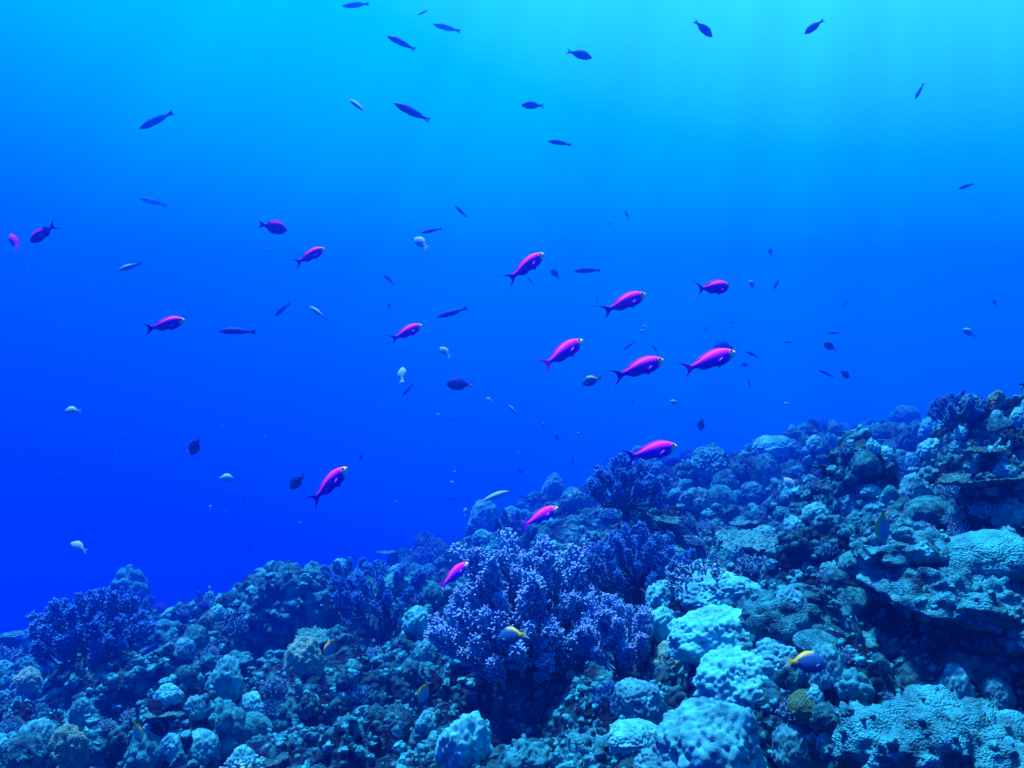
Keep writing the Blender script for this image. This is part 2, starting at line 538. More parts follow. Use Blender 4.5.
def plume(name, mat, seed, twigs=96):
    """one upright feathery branch, height 1"""
    rng = np.random.default_rng(seed)
    bag = Bag()
    bend = rng.normal(0, 0.07, 2)
    t = np.linspace(0, 1, 7)
    stem = np.stack([bend[0] * t ** 2, bend[1] * t ** 2, t * 0.92], 1)
    v, f = tube(stem, 0.05 * (1 - 0.6 * t), 6)
    bag.add(v, f, 0.0)
    for k in range(twigs):
        s = 0.18 + 0.8 * ((k + rng.random()) / twigs)
        b0 = np.array([bend[0] * s * s, bend[1] * s * s, s * 0.92])
        a = k * 2.4 + rng.normal(0, 0.3)
        el = rng.uniform(0.75, 1.3)
        dd = np.array([math.cos(a) * math.cos(el), math.sin(a) * math.cos(el), math.sin(el)])
        ln = (0.11 + 0.12 * math.sin(math.pi * min(1, s * 0.95))) * rng.uniform(0.8, 1.2)
        path = finger(bag, b0, dd, ln, 0.030, rng, k=5, n=4, bend=-0.1)
        for q in range(3):                               # polyp clusters along the twig
            bq = path[rng.integers(1, 5)]
            finger(bag, bq, dd * 0.6 + rng.normal(0, 0.6, 3) + np.array([0, 0, 0.7]), 0.06, 0.026, rng, k=4, n=3, bend=0)
    return bag.mesh(name, mat)


def table_coral(seed):
    rng = np.random.default_rng(seed)
    na, nr = 72, 22
    th = np.arange(na) * 2 * math.pi / na
    rim = 1 + 0.14 * np.sin(3 * th + seed) + 0.09 * np.sin(7 * th + 2 * seed) + 0.07 * rng.normal(0, 1, na)
    t = np.linspace(0.0, 1, nr) ** 0.8
    top = []
    for r in t:
        top.append(np.stack([r * rim * np.cos(th), r * rim * np.sin(th), 0.42 + 0.13 * r ** 2 + 0 * th], 1))
    bot = []
    for r in t[::-1]:
        bot.append(np.stack([r * 0.985 * rim * np.cos(th), r * 0.985 * rim * np.sin(th), 0.36 + 0.13 * r ** 2 - 0.16 * (1 - r) ** 2 + 0 * th], 1))
    v = np.concatenate(top + bot)
    nz = fbm(v + seed, 0.10, seed, 3) * 0.07
    nz2 = fbm(v + seed, 0.5, seed + 9, 2) * 0.05
    v[:, 2] += nz + nz2
    n = 2 * nr
    i = np.arange((n - 1) * na).reshape(-1, na)
    f = np.stack([i, np.roll(i, -1, 1), np.roll(i, -1, 1) + na, i + na], -1).reshape(-1, 4)
    plate = mesh_from('table_plate', v, f, M['table'])
    zz = np.linspace(-0.25, 0.34, 8)
    path = np.stack([0.04 * np.sin(zz * 6 + seed), 0.04 * np.cos(zz * 5), zz], 1)
    sv, sf = tube(path, [0.30, 0.24, 0.18, 0.15, 0.14, 0.16, 0.22, 0.34], 14)
    stalk = mesh_from('table_stalk', sv, sf, M['rock'])
    return plate, stalk


# ------------------------------------------------------------------ placing coral
def place(o, px, py, wpx, sx=1.0, sz=1.0, rot=None, sink=0.25, y=None, tilt=(0, 0)):
    """stand a unit-radius coral on the reef where the ray through (px, py) meets it; wpx = its width in the photograph"""
    y = y or ground_y(px, py) or 9.0
    p = at(px, py, y)
    s = 0.5 * wpx * y / F
    o.location = (p.x, p.y + 0.3 * s, p.z - sink * s * sz)
    o.scale = (s * sx, s, s * sz)
    o.rotation_euler = (tilt[0], tilt[1], random.uniform(0, 6.28) if rot is None else rot)
    return y, s


def hero(name, me, label, cat, px, py, wpx, group=None, **k):
    o = link(name, me)
    tag(o, label, cat, group)
    place(o, px, py, wpx, **k)
    return o


# ---- big soft coral bushes
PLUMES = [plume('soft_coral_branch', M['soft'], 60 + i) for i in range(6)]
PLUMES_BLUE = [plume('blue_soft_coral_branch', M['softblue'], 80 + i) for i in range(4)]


def soft_coral(label, px, py, wpx, hpx, n, plumes, y=None, seed=0, group=None, size=0.36, flat=1.0, far=None, low=0.02, dy=30, core=0.74):
    """bush of feathery branches on a thick stalk: wpx wide, hpx high, foot at (px, py)"""
    rng = np.random.default_rng(500 + seed)
    if far:
        py = far_foot(px, far)[0] + dy
        y = ground_y(px, py)
    y = y or ground_y(px, py) or 9.0
    p = at(px, py, y)
    w = wpx * y / F / 2; h = hpx * y / F
    root = link('soft_coral', None)
    tag(root, label, 'soft coral', group)
    root.location = (p.x, p.y + 0.45 * w, p.z)
    bag = Bag()
    path = np.array([(0, 0, -0.15 * h), (0.02 * w, 0, 0.05 * h), (0, 0.02 * w, 0.22 * h), (0, 0, 0.36 * h)])
    v, f = tube(path, np.array([0.15, 0.11, 0.09, 0.07]) * w, 12)
    bag.add(v, f)
    brs = []
    pts = sphere_pts(n, seed + 3, low)
    for q in pts:
        q = q * (1 + rng.normal(0, 0.07))
        foot = np.array([q[0] * w * core, q[1] * w * core * flat, 0.30 * h + q[2] * h * 0.42])
        dd = np.array([q[0] * 0.62, q[1] * 0.62, 0.75 + 0.25 * q[2]]) + rng.normal(0, 0.12, 3)
        brs.append((foot, dd / np.linalg.norm(dd)))
        mid = np.array([foot[0] * 0.45, foot[1] * 0.45, (foot[2] + 0.28 * h) * 0.5])
        v, f = tube(np.array([(0, 0, 0.22 * h), mid, foot]), np.array([0.05, 0.03, 0.015]) * w, 6)
        bag.add(v, f)
    link('stalk', bag.mesh('soft_coral_stalk', M['stalk']), root)
    for i, (foot, dd) in enumerate(brs):
        b = link('branch', plumes[i % len(plumes)], root)
        b.location = foot
        q = Vector(dd).to_track_quat('Z', 'Y') @ Vector((0, 0, 1)).rotation_difference(Vector((0, 0, 1)))
        b.rotation_mode = 'QUATERNION'
        b.rotation_quaternion = q @ Matrix.Rotation(rng.uniform(0, 6.28), 3, 'Z').to_quaternion()
        s = h * size * rng.uniform(0.8, 1.25)
        b.scale = (s * 1.1, s * 1.1, s * 1.1)
    return root


soft_coral('large lavender bushy soft coral standing over a dark hollow in the middle of the reef', 528, 718, 160, 164, 97, PLUMES, seed=1, size=0.285, low=-0.22, core=0.68)
soft_coral('narrow lavender soft coral bush beside the knobbly cyan coral mounds', 622, 700, 58, 92, 34, PLUMES, seed=2, size=0.34)
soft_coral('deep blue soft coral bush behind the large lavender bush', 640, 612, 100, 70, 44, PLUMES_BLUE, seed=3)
soft_coral('small violet blue soft coral between the large lavender bush and the deep blue bush', 590, 612, 60, 56, 26, PLUMES, seed=4)
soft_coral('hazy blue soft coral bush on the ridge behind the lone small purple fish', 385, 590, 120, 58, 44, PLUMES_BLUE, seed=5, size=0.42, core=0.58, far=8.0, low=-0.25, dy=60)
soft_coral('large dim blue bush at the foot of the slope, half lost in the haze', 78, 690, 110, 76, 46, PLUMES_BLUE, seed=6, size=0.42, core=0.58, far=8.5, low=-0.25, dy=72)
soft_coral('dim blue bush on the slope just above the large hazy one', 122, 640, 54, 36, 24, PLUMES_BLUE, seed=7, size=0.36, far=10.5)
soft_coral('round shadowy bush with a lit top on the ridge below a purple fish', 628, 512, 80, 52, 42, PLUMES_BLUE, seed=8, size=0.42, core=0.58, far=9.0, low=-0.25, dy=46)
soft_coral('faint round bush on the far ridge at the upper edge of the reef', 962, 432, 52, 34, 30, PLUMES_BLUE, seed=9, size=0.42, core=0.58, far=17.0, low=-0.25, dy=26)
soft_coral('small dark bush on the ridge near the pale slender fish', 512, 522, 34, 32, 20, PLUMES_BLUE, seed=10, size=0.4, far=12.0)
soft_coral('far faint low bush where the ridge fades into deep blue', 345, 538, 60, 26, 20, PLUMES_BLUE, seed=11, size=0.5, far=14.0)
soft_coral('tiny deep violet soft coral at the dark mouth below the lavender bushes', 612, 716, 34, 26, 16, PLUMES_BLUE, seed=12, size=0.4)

# ---- knobbly mounds
KB = [blob('knobbly_coral', M['knob'], 100 + i, 6, lump=0.22, lump_s=0.9, n_knob=n, k_rad=r, k_amp=a, rough=0.006, rough_s=0.12, squash=sq)
      for i, (n, r, a, sq) in enumerate([(420, 0.082, 0.085, 0.85), (500, 0.075, 0.078, 0.8), (230, 0.112, 0.11, 0.95), (560, 0.071, 0.07, 0.75)])]
hero('knobbly_coral', KB[0], 'knobbly cyan coral mound at the front, topped by a saddle of round knobs', 'coral', 712, 765, 128, sz=1.0, rot=0.3)
hero('knobbly_coral', KB[1], 'steep knobbly cyan coral mound just above the frontmost knobbly mound', 'coral', 738, 690, 104, sz=1.05, rot=1.2)
hero('knobbly_coral', KB[3], 'broad knobbly coral mound arching over a small dark cave', 'coral', 725, 645, 118, sz=0.85, rot=2.0)
hero('knobbly_coral', KB[1], 'ridged cyan coral mound at the top of the knobbly cluster', 'coral', 722, 600, 92, sz=0.75, rot=3.1)
hero('knobbly_coral', KB[2], 'coarse knobbed coral mound between the cyan mounds and the yellow backed blue fish', 'coral', 786, 668, 72, sz=0.85, rot=0.9)
hero('knobbly_coral', KB[0], 'bright knobbly coral heap climbing beside the narrow lavender bush', 'coral', 640, 712, 66, sz=1.0, rot=4.0)
hero('knobbly_coral', KB[3], 'small bright knobbly coral in the front below the dark violet soft coral', 'coral', 640, 745, 64, sz=0.9, rot=5.0)
hero('knobbly_coral', KB[2], 'lumpy pale blue coral at the very front edge below the bright heap', 'coral', 668, 772, 70, sz=0.6, rot=1.0)

# ---- finger corals
FB = [finger_coral('finger_coral', M['finger'], 200 + i, n=56 + 8 * i, ln=0.42, r=0.095) for i in range(2)]
BR = [finger_coral('branching_coral', M['branch'], 210 + i, n=100 + 15 * i, ln=0.36, r=0.040) for i in range(4)]
hero('finger_coral', FB[0], 'cluster of stubby finger coral with white tips at the front by the shadowed hole', 'coral', 862, 758, 66, sz=0.8, rot=0.2)
hero('finger_coral', FB[1], 'pale finger coral cluster at the bottom edge below the twin boulder heads', 'coral', 246, 775, 58, sz=0.8, rot=1.1)
hero('branching_coral', BR[0], 'violet tipped branching coral above the knobbly cyan mounds', 'coral', 706, 585, 84, sz=0.85, rot=0.6)

# ---- rocks and ledges
RK = [blob('encrusted_rock', M['rock'], 300 + i, 6, lump=0.24, lump_s=0.8, lobes=5, n_knob=560, k_rad=0.075, k_amp=0.060, big=60, rough=0.11, rough_s=0.36, squash=sq, under=u, z0=-0.55)
      for i, (sq, u) in enumerate([(0.62, 0.72), (0.58, 0.62), (0.8, 0.3), (0.72, 0.4)])]
hero('ledge_rock', RK[0], 'large encrusted ledge rock overhanging the dark cave', 'rock', 972, 644, 205, sx=1.0, sz=0.85, rot=2.7, tilt=(0.0, -0.22), sink=-0.1)
hero('ledge_rock', RK[1], 'flat topped ledge with a black shadow under its near edge', 'rock', 915, 572, 124, sz=0.9, rot=2.2, sink=-0.05)
hero('ledge_rock', RK[3], 'rugged rubble rock filling the near corner under the cave', 'rock', 965, 798, 235, sz=0.95, rot=1.3, sink=0.15)
hero('ledge_rock', RK[2], 'small knotted rock jutting from the edge of the picture beside the cave', 'rock', 1022, 650, 78, sz=0.8, rot=3.0)
hero('ledge_rock', RK[3], 'rough crusted rock between the twin boulder heads and the green dome', 'rock', 296, 765, 110, sz=0.8, rot=4.0)
hero('ledge_rock', RK[2], 'steep pale green rock with a pointed top at the front of the slope', 'rock', 372, 775, 120, sz=1.25, rot=0.5)
hero('ledge_rock', RK[1], 'low crusted rock at the front beside the dark hollow', 'rock', 432, 775, 90, sz=0.8, rot=5.2)
hero('ledge_rock', RK[0], 'crusted front rock sloping up from the dark hollow to the bright knobbly coral', 'rock', 585, 785, 120, sz=1.0, rot=2.9)
hero('ledge_rock', RK[0], 'long ledge with bright crust casting the dark gully on the dim slope', 'rock', 270, 628, 120, sz=1.1, rot=1.9, sink=0.0, tilt=(0, -0.3))
hero('ledge_rock', RK[1], 'dim slanting ledge above the upright yellow and white fish', 'rock', 100, 706, 130, sz=1.0, rot=0.9, sink=0.0, tilt=(0, -0.35))

# ---- boulder corals
BO = [blob('boulder_coral', M['boulder'], 400 + i, 5, lump=0.10, rough=0.02, rough_s=0.10, n_knob=420, k_rad=0.085, k_amp=0.035, squash=sq)
      for i, sq in enumerate([0.8, 0.95, 0.65])]
LB = [blob('lobed_coral', M['boulder'], 410 + i, 5, lump=0.12, rough=0.02, rough_s=0.14, lobes=n, squash=0.95, n_knob=330, k_rad=0.085, k_amp=0.055) for i, n in enumerate([14, 20, 28])]
BN = [blob('brain_coral', M['brain'], 420 + i, 5, lump=0.05, rough=0.03, rough_s=0.12, n_knob=420, k_rad=0.07, k_amp=0.03, squash=0.85) for i in range(2)]
TN = [blob('crusted_coral', M['tan'], 430 + i, 5, lump=0.2, rough=0.05, rough_s=0.2, n_knob=140, k_rad=0.15, k_amp=0.10, squash=0.95) for i in range(2)]
hero('boulder_coral', BO[1], 'bright capped boulder head, upper of a pair with dark flanks', 'coral', 250, 735, 40, sz=1.1)
hero('boulder_coral', BO[0], 'bright capped boulder head, lower of a pair with dark flanks', 'coral', 228, 748, 46, sz=1.0)
hero('brain_coral', BN[0], 'dull green dome of brain coral on the pale green pointed rock', 'coral', 384, 756, 58, sz=0.95)
hero('brain_coral', BN[1], 'yellow green speckled coral knob under the yellow backed blue fish', 'coral', 808, 712, 42, sz=1.1)
hero('boulder_coral', BO[2], 'smooth green ridge of coral beside the cave mouth', 'coral', 828, 652, 70, sz=0.8, tilt=(0, 0.35), rot=0.0)
hero('lobed_coral', LB[1], 'smooth folded coral mound behind the yellow backed blue fish', 'coral', 790, 632, 92, sz=0.75)
hero('boulder_coral', BO[0], 'rounded coral head, upper of the two beside the flat ledge', 'coral', 848, 582, 46, sz=0.9)
hero('boulder_coral', BO[1], 'mottled round coral head, lower of the two beside the flat ledge', 'coral', 858, 606, 40, sz=1.0)
hero('boulder_coral', BO[2], 'broad smooth green slab of coral at the edge above the ledge rock', 'coral', 1000, 562, 110, sz=0.9)
hero('boulder_coral', BO[0], 'smooth dark sided dome coral with a lit rim on the upper slope', 'coral', 932, 516, 52, sz=0.95)
hero('boulder_coral', BO[1], 'rounded bright topped coral head on the skyline of the reef', 'coral', 1000, 432, 34, sz=1.0)
hero('boulder_coral', BO[1], 'overhanging round coral head on the far skyline', 'coral', 866, 468, 34, sz=1.1)
hero('boulder_coral', BO[1], 'bright turquoise rounded coral head in the middle of the far slope', 'coral', 722, 505, 34, sz=1.25)
hero('boulder_coral', KB[2], 'big dim boulder fading into the haze behind the middle ridge', 'coral', 712, far_foot(712, 14.0)[0] + 14, 46, sz=1.1)
hero('boulder_coral', KB[3], 'far dim flat boulder, the faintest on the ridge', 'coral', 782, far_foot(782, 17.0)[0] + 12, 54, sz=0.8)
hero('crusted_coral', TN[0], 'tan crusted coral with cream edges beside the narrow lavender bush', 'coral', 676, 672, 50, sz=1.25)
hero('crusted_coral', TN[1], 'small cream and yellow coral knob on the front slope', 'coral', 625, 752, 32, sz=1.0)
hero('plate_sponge', blob('plate_sponge', M['pale'], 440, 5, lump=0.12, rough=0.01, squash=0.35), 'smooth pale plate leaning on the frontmost knobbly mound', 'sponge', 716, 768, 50, rot=0.6, sz=1.0, tilt=(0.5, 0.6), sink=-0.2)
hero('plate_sponge', blob('plate_sponge', M['pale'], 441, 5, lump=0.06, rough=0.01, squash=0.7), 'smooth pale cap poking up at the bottom edge', 'sponge', 772, 790, 46, rot=0.1, sz=0.8)

# ---- table corals
TB = [table_coral(i + 1) for i in range(3)]


def table(label, px, py, wpx, i=0, group=None, sz=1.0, tilt=(0.1, 0.05), y=None, cat='coral'):
    root = link('table_coral', None)
    tag(root, label, cat, group)
    link('plate', TB[i][0], root); link('stalk', TB[i][1], root)
    place(root, px, py, wpx, sz=sz, sink=0.0, tilt=tilt, y=y)
    return root


table('small bright table coral on a thin stalk beside the yellow tailed blue fish', 314, 652, 44, 0, sz=1.3)
table('bright shelf of table coral on the far slope behind the branching coral', 752, 560, 70, 1)
table('wide shelf coral on the upper slope by the dark sided dome', 985, 495, 78, 2, sz=0.8)

# ------------------------------------------------------------------ smaller colonies over the reef
SCAT = [
    ('knobbly_coral', 'small knobbly coral', [blob('knobbly_coral', M['knob'], 150 + i, 5, lump=0.2, n_knob=230, k_rad=0.11, k_amp=0.115, rough=0.02, squash=0.9) for i in range(4)], 0.30),
    ('boulder_coral', 'small round coral head', [blob('boulder_coral', M['boulder'], 160 + i, 5, lump=0.10, rough=0.05, rough_s=0.2, squash=0.95, n_knob=260, k_rad=0.10, k_amp=0.05) for i in range(3)], 0.08),
    ('lobed_coral', 'small lobed coral', LB, 0.15),
    ('branching_coral', 'small branching coral', BR, 0.22),
    ('crusted_rock', 'rough crusted rock', RK[2:] + [blob('crusted_rock', M['rock'], 170 + i, 5, lump=0.25, lump_s=0.7, lobes=9, rough=0.06, rough_s=0.16, n_knob=330, k_rad=0.09, k_amp=0.08, squash=0.7, under=0.3) for i in range(2)], 0.17),
    ('tan_coral', 'small cream flecked coral', TN, 0.03),
    ('table_coral', 'small table coral', None, 0.05),
]


def region(px, py):
    if py < 505: return 'on the hazy far ridge'
    if px < 215: return 'on the dim lower slope'
    if px < 345: return 'around the dark gully'
    if px < 450: return 'on the slope before the lavender bush'
    if px < 690 and py < 600: return 'behind the lavender bushes'
    if px < 690: return 'at the front below the lavender bushes'
    if py < 560: return 'on the upper slope behind the ledges'
    return 'around the ledges and the cave'


made = {}
tries = 0
while len(made) < 340 and tries < 12000:
    tries += 1
    px = random.uniform(-15, 1040)
    sky_y = np.interp(px, [0, 100, 200, 260, 300, 350, 430, 510, 600, 700, 760, 850, 940, 1024], [655, 625, 610, 592, 568, 540, 525, 505, 500, 475, 470, 450, 435, 425])
    py = 772 - (772 - sky_y + 45) * random.random() ** 0.85
    y = ground_y(px, py)
    if y is None or y > 24: continue
    # keep clear of the lavender bush and its hollow, and of the cave
    if 430 < px < 662 and 560 < py < 768 and not (py > 750): continue
    if 880 < px < 1024 and 640 < py < 700: continue
    if 665 < px < 790 and 590 < py < 768: continue
    wpx = random.uniform(18, 46) * (0.7 + 0.55 * (py - 400) / 370)
    if any((px - a) ** 2 + ((py - b) * 1.4) ** 2 < (0.40 * (wpx + c)) ** 2 for (a, b, c) in made.values()): continue
    r = random.random(); acc = 0
    for kind, words, meshes, share in SCAT:
        acc += share
        if r <= acc: break
    lab = words + ' ' + region(px, py)
    if kind == 'table_coral':
        o = table(lab, px, py, wpx * 1.15, random.randrange(3), group=words + 's ' + region(px, py), sz=random.uniform(0.6, 1.1), y=y)
    else:
        o = link(kind, random.choice(meshes))
        tag(o, lab, 'rock' if 'rock' in kind else 'coral', words + 's ' + region(px, py))
        place(o, px, py, wpx, sz=random.uniform(0.95, 1.6), sx=random.uniform(0.85, 1.2), sink=random.uniform(0.1, 0.3), y=y)
    made[o.name] = (px, py, wpx)

# ------------------------------------------------------------------ uncountable small growth and rubble
bagv, bagf, nn = [], [], 0
iv, if_ = ico(2)
N_RUB = 7500
pxs = RNG.uniform(-30, 1054, N_RUB)
skyl = np.interp(pxs, [0, 100, 200, 260, 300, 350, 430, 510, 600, 700, 760, 850, 940, 1024], [650, 620, 605, 588, 562, 535, 520, 500, 490, 465, 458, 445, 425, 415])
pys = skyl - 40 + (830 - skyl) * RNG.random(N_RUB)
# many rays at once: march through the terrain grid
A_ = (pxs - W / 2) / F; B_ = (H / 2 - pys) / F
ystar = np.full(N_RUB, np.nan)
for yv in np.geomspace(0.6, 26, 380):
    todo = np.isnan(ystar)
    if not todo.any(): break
    zz = terrain(A_[todo] * yv, np.full(todo.sum(), yv))
    hit = zz > B_[todo] * yv
    ii = np.nonzero(todo)[0][hit]
    ystar[ii] = yv
for k in range(N_RUB):
    yv = ystar[k]
    if np.isnan(yv): continue
    s = (1.6 + 5.0 * RNG.random() ** 2) * yv / F
    p = np.array([A_[k] * yv, yv, B_[k] * yv])
    v = iv * (1 + 0.35 * RNG.normal(0, 0.6, (len(iv), 1)).clip(-1, 1))
    a = RNG.uniform(0, 6.28); c, sn = math.cos(a), math.sin(a)
    v = v * np.array([RNG.uniform(0.6, 1.4), RNG.uniform(0.6, 1.4), RNG.uniform(0.5, 1.5)])
    v = np.stack([v[:, 0] * c - v[:, 1] * sn, v[:, 0] * sn + v[:, 1] * c, v[:, 2]], 1) * s
    bagv.append(v + p + np.array([0, 0, 0.2 * s])); bagf.append(if_ + nn); nn += len(iv)
ROCKS = [o for o in COL.objects if o.name.startswith('ledge_rock')]
bpy.context.view_layer.update()
for o in ROCKS:
    co = np.empty(len(o.data.vertices) * 3, np.float32); o.data.vertices.foreach_get('co', co); co = co.reshape(-1, 3)
    mw = np.array(o.matrix_world)
    wv = co @ mw[:3, :3].T + mw[:3, 3]
    top = np.nonzero(co[:, 2] > 0.15 * co[:, 2].max())[0]
    for k in RNG.choice(top, 110):
        p = wv[k]
        s = RNG.uniform(1.8, 5.5) * p[1] / F * RNG.choice([0.7, 1.0, 1.3])
        v = iv * (1 + 0.35 * RNG.normal(0, 0.6, (len(iv), 1)).clip(-1, 1)) * RNG.uniform(0.6, 1.4, 3) * s
        bagv.append(v + p); bagf.append(if_ + nn); nn += len(iv)
rub = link('coral_rubble', mesh_from('coral_rubble', np.concatenate(bagv), np.concatenate(bagf), M['rubble']))
tag(rub, 'small knobs of growth and broken coral rubble strewn over the reef slope', 'rubble', kind='stuff')


# ------------------------------------------------------------------ fish
def lerp_profile(u, pts):
    xs, ys = zip(*pts)
    # smooth interpolation through the points
    u = np.asarray(u, float)
    i = np.clip(np.searchsorted(xs, u) - 1, 0, len(xs) - 2)
    xs = np.array(xs); ys = np.array(ys)
    t = (u - xs[i]) / (xs[i + 1] - xs[i])
    m = np.gradient(ys, xs)
    h = xs[i + 1] - xs[i]
    return (2 * t ** 3 - 3 * t ** 2 + 1) * ys[i] + (t ** 3 - 2 * t ** 2 + t) * h * m[i] + (-2 * t ** 3 + 3 * t ** 2) * ys[i + 1] + (t ** 3 - t ** 2) * h * m[i + 1]


def fish_mesh(name, top, bot, width, dorsal, anal, tail, color, bend=0.0, ped=0.78):
    """one continuous skin: head at +x 0.5, tail tips at -0.5; fins drawn out of the ring of each station"""
    NB, NT, KB_ = 26, 9, 8
    us = np.concatenate([[0.0], np.linspace(0.012, 1, NB - 1)])
    eps = 0.0045
    rings, cols = [], []
    ang_ = np.linspace(math.pi / 2 - 0.12, -math.pi / 2 + 0.12, KB_)
    tl, hh, fork = tail                                   # tail length at tips, half height, length at the middle
    bodylen = 1 - tl
    for u in us:
        x = 0.5 - u * bodylen
        zt, zb = float(lerp_profile(u, top)), float(lerp_profile(u, bot))
        w = max(float(lerp_profile(u, width)), 0.002)
        df, af = max(float(np.interp(u, *zip(*dorsal))), 0.0), max(float(np.interp(u, *zip(*anal))), 0.0)
        cz, hz = (zt + zb) / 2, max((zt - zb) / 2, 0.002)
        side = [(eps, zt + df + 0.001, 1.3 if df > 0.006 else 1.0), (eps * 1.3, zt + 0.0004, 1.05)]
        for a in ang_:
            ca = math.cos(a)
            side.append((max(w * abs(ca) ** 0.85, eps * 1.3), cz + hz * math.sin(a), math.sin(a)))
        side += [(eps * 1.3, zb - 0.0004, -1.05), (eps, zb - af - 0.001, -1.3 if af > 0.006 else -1.0)]
        ring = [(x, y, z) for y, z, q in side] + [(x, -y, z) for y, z, q in reversed(side)]
        rings.append(ring)
        qs = [q for y, z, q in side]
        cols.append([color(u, q, 'fin' if abs(q) > 1.2 else 'body') for q in qs + qs[::-1]])
    last = rings[-1]
    x1 = last[0][0]
    zc = (last[0][2] + last[len(last) // 2][2]) / 2
    hp = max(abs(p[2] - zc) for p in last)
    n1 = len(last)
    for k in range(1, NT + 1):
        s = k / NT
        hs = hp + (hh - hp) * s ** 0.85
        ring, cc = [], []
        for j, p in enumerate(last):
            q = (p[2] - zc) / hp
            sg = 1 if p[1] >= 0 else -1
            xx = x1 - s * (fork + (tl - fork) * abs(q) ** 2.0)
            yy = sg * max(abs(p[1]) * (1 - s) ** 2, 0.0035)
            ring.append((xx, yy, zc + q * hs))
            cc.append(color(1 + s, q, 'tail'))
        rings.append(ring); cols.append(cc)
    v = np.array(rings).reshape(-1, 3); c = np.array(cols).reshape(-1, 3)
    v[:, 1] += bend * (np.clip(0.25 - v[:, 0], 0, None)) ** 2
    faces = []
    nr = len(rings)
    for i in range(nr - 1):
        for j in range(n1):
            faces.append((i * n1 + j, i * n1 + (j + 1) % n1, (i + 1) * n1 + (j + 1) % n1, (i + 1) * n1 + j))
    half = n1 // 2
    for e in (0, nr - 1):                                  # close the snout and the tail edge pair by pair
        for j in range(half - 1):
            q = (e * n1 + j, e * n1 + j + 1, e * n1 + n1 - 2 - j, e * n1 + n1 - 1 - j)
            faces.append(q if e else q[::-1])
    return mesh_from(name, v, np.array(faces), M['fish'], color=c)


def mixc(a, b, t):
    t = min(max(t, 0), 1)
    return tuple(x * (1 - t) + y * t for x, y in zip(a, b))


def col_anthias(u, q, part):
    pink, mag, pur, fin, pale = (0.95, 0.06, 0.55), (0.74, 0.014, 0.76), (0.50, 0.012, 0.95), (0.13, 0.01, 0.52), (1.0, 0.85, 0.5)
    if part == 'tail': return mixc((0.42, 0.02, 0.62), fin, (u - 1) * 1.4 + (0.2 if q < 0 else -0.25))
    if part == 'fin': return fin if q > 0 else (0.14, 0.02, 0.6)
    c = mixc(pur, mag, (q + 0.55) / 0.75)
    c = mixc(c, pink, (q - 0.25) / 0.6)
    c = mixc(c, (0.35, 0.01, 0.62), (u - 0.6) * 0.7)
    if q > 0.96: c = mixc(c, fin, 0.75)
    return mixc(pale, c, (u - 0.105 + 0.06 * q) / 0.03)


def col_wrasse(u, q, part):
    if part == 'tail' and u > 1.15: return (0.45, 0.80, 0.84)
    return mixc((0.002, 0.03, 0.32), (0.002, 0.04, 0.38), (q + 1) / 2)


def col_fusilier(u, q, part):
    return mixc((0.002, 0.05, 0.42), (0.002, 0.03, 0.30), (q + 1) / 2)


def col_hazed(u, q, part):
    return (0.0, 0.16, 0.75)  # pale blue of the water haze put into the skin, as if farther off


def col_damsel(u, q, part):
    if part == 'tail' and abs(q) < 0.55: return (0.35, 0.42, 0.5)
    return (0.001, 0.02, 0.20)


def col_chromis(u, q, part):
    if part == 'body' and u < 0.1: return (0.30, 0.40, 0.42)
    return mixc((0.20, 0.58, 0.64), (0.18, 0.52, 0.58), (q + 1) / 2)


def col_yellow(u, q, part):
    yel, blu = (0.36, 0.44, 0.06), (0.010, 0.09, 0.26)
    if part == 'tail': return yel if u < 1.5 else (0.18, 0.45, 0.45)
    if part == 'fin' and q > 0 and u > 0.35: return yel
    if u > 0.86: return yel
    if u < 0.1: return (0.05, 0.2, 0.46)
    return mixc(blu, yel, (q - 0.74 + (u - 0.55) * 0.6) / 0.35) if u > 0.4 else blu


def col_pale_yellow(u, q, part):
    yel, pal = (0.80, 0.72, 0.08), (0.16, 0.46, 0.62)
    if part != 'body' or u > 0.8: return yel if u < 1.5 else pal
    return mixc(pal, yel, (q - 0.25) / 0.4)


def col_purple(u, q, part):
    if part != 'body': return (0.06, 0.01, 0.28)
    return mixc((0.30, 0.01, 0.60), (0.60, 0.01, 0.60), (q + 0.4))


ANTH = dict(top=[(0, 0.0), (0.05, 0.042), (0.15, 0.098), (0.32, 0.140), (0.5, 0.137), (0.7, 0.100), (0.88, 0.056), (1, 0.038)],
            bot=[(0, -0.010), (0.05, -0.050), (0.15, -0.095), (0.32, -0.135), (0.5, -0.130), (0.7, -0.088), (0.88, -0.047), (1, -0.036)],
            width=[(0, 0.006), (0.06, 0.03), (0.18, 0.06), (0.35, 0.075), (0.55, 0.066), (0.8, 0.032), (1, 0.012)],
            dorsal=[(0, 0), (0.24, 0), (0.32, 0.022), (0.6, 0.034), (0.80, 0.042), (0.90, 0.012), (0.94, 0), (1, 0)],
            anal=[(0, 0), (0.60, 0), (0.68, 0.030), (0.80, 0.048), (0.88, 0.016), (0.92, 0), (1, 0)],
            tail=(0.32, 0.225, 0.075))
SLIM = dict(top=[(0, 0.0), (0.08, 0.035), (0.25, 0.078), (0.5, 0.085), (0.75, 0.062), (1, 0.03)],
            bot=[(0, -0.006), (0.08, -0.040), (0.25, -0.080), (0.5, -0.085), (0.75, -0.058), (1, -0.03)],
            width=[(0, 0.006), (0.1, 0.035), (0.3, 0.06), (0.55, 0.055), (0.8, 0.03), (1, 0.01)],
            dorsal=[(0, 0), (0.25, 0), (0.32, 0.018), (0.8, 0.020), (0.92, 0), (1, 0)],
            anal=[(0, 0), (0.5, 0), (0.56, 0.016), (0.8, 0.018), (0.9, 0), (1, 0)],
            tail=(0.17, 0.075, 0.12))
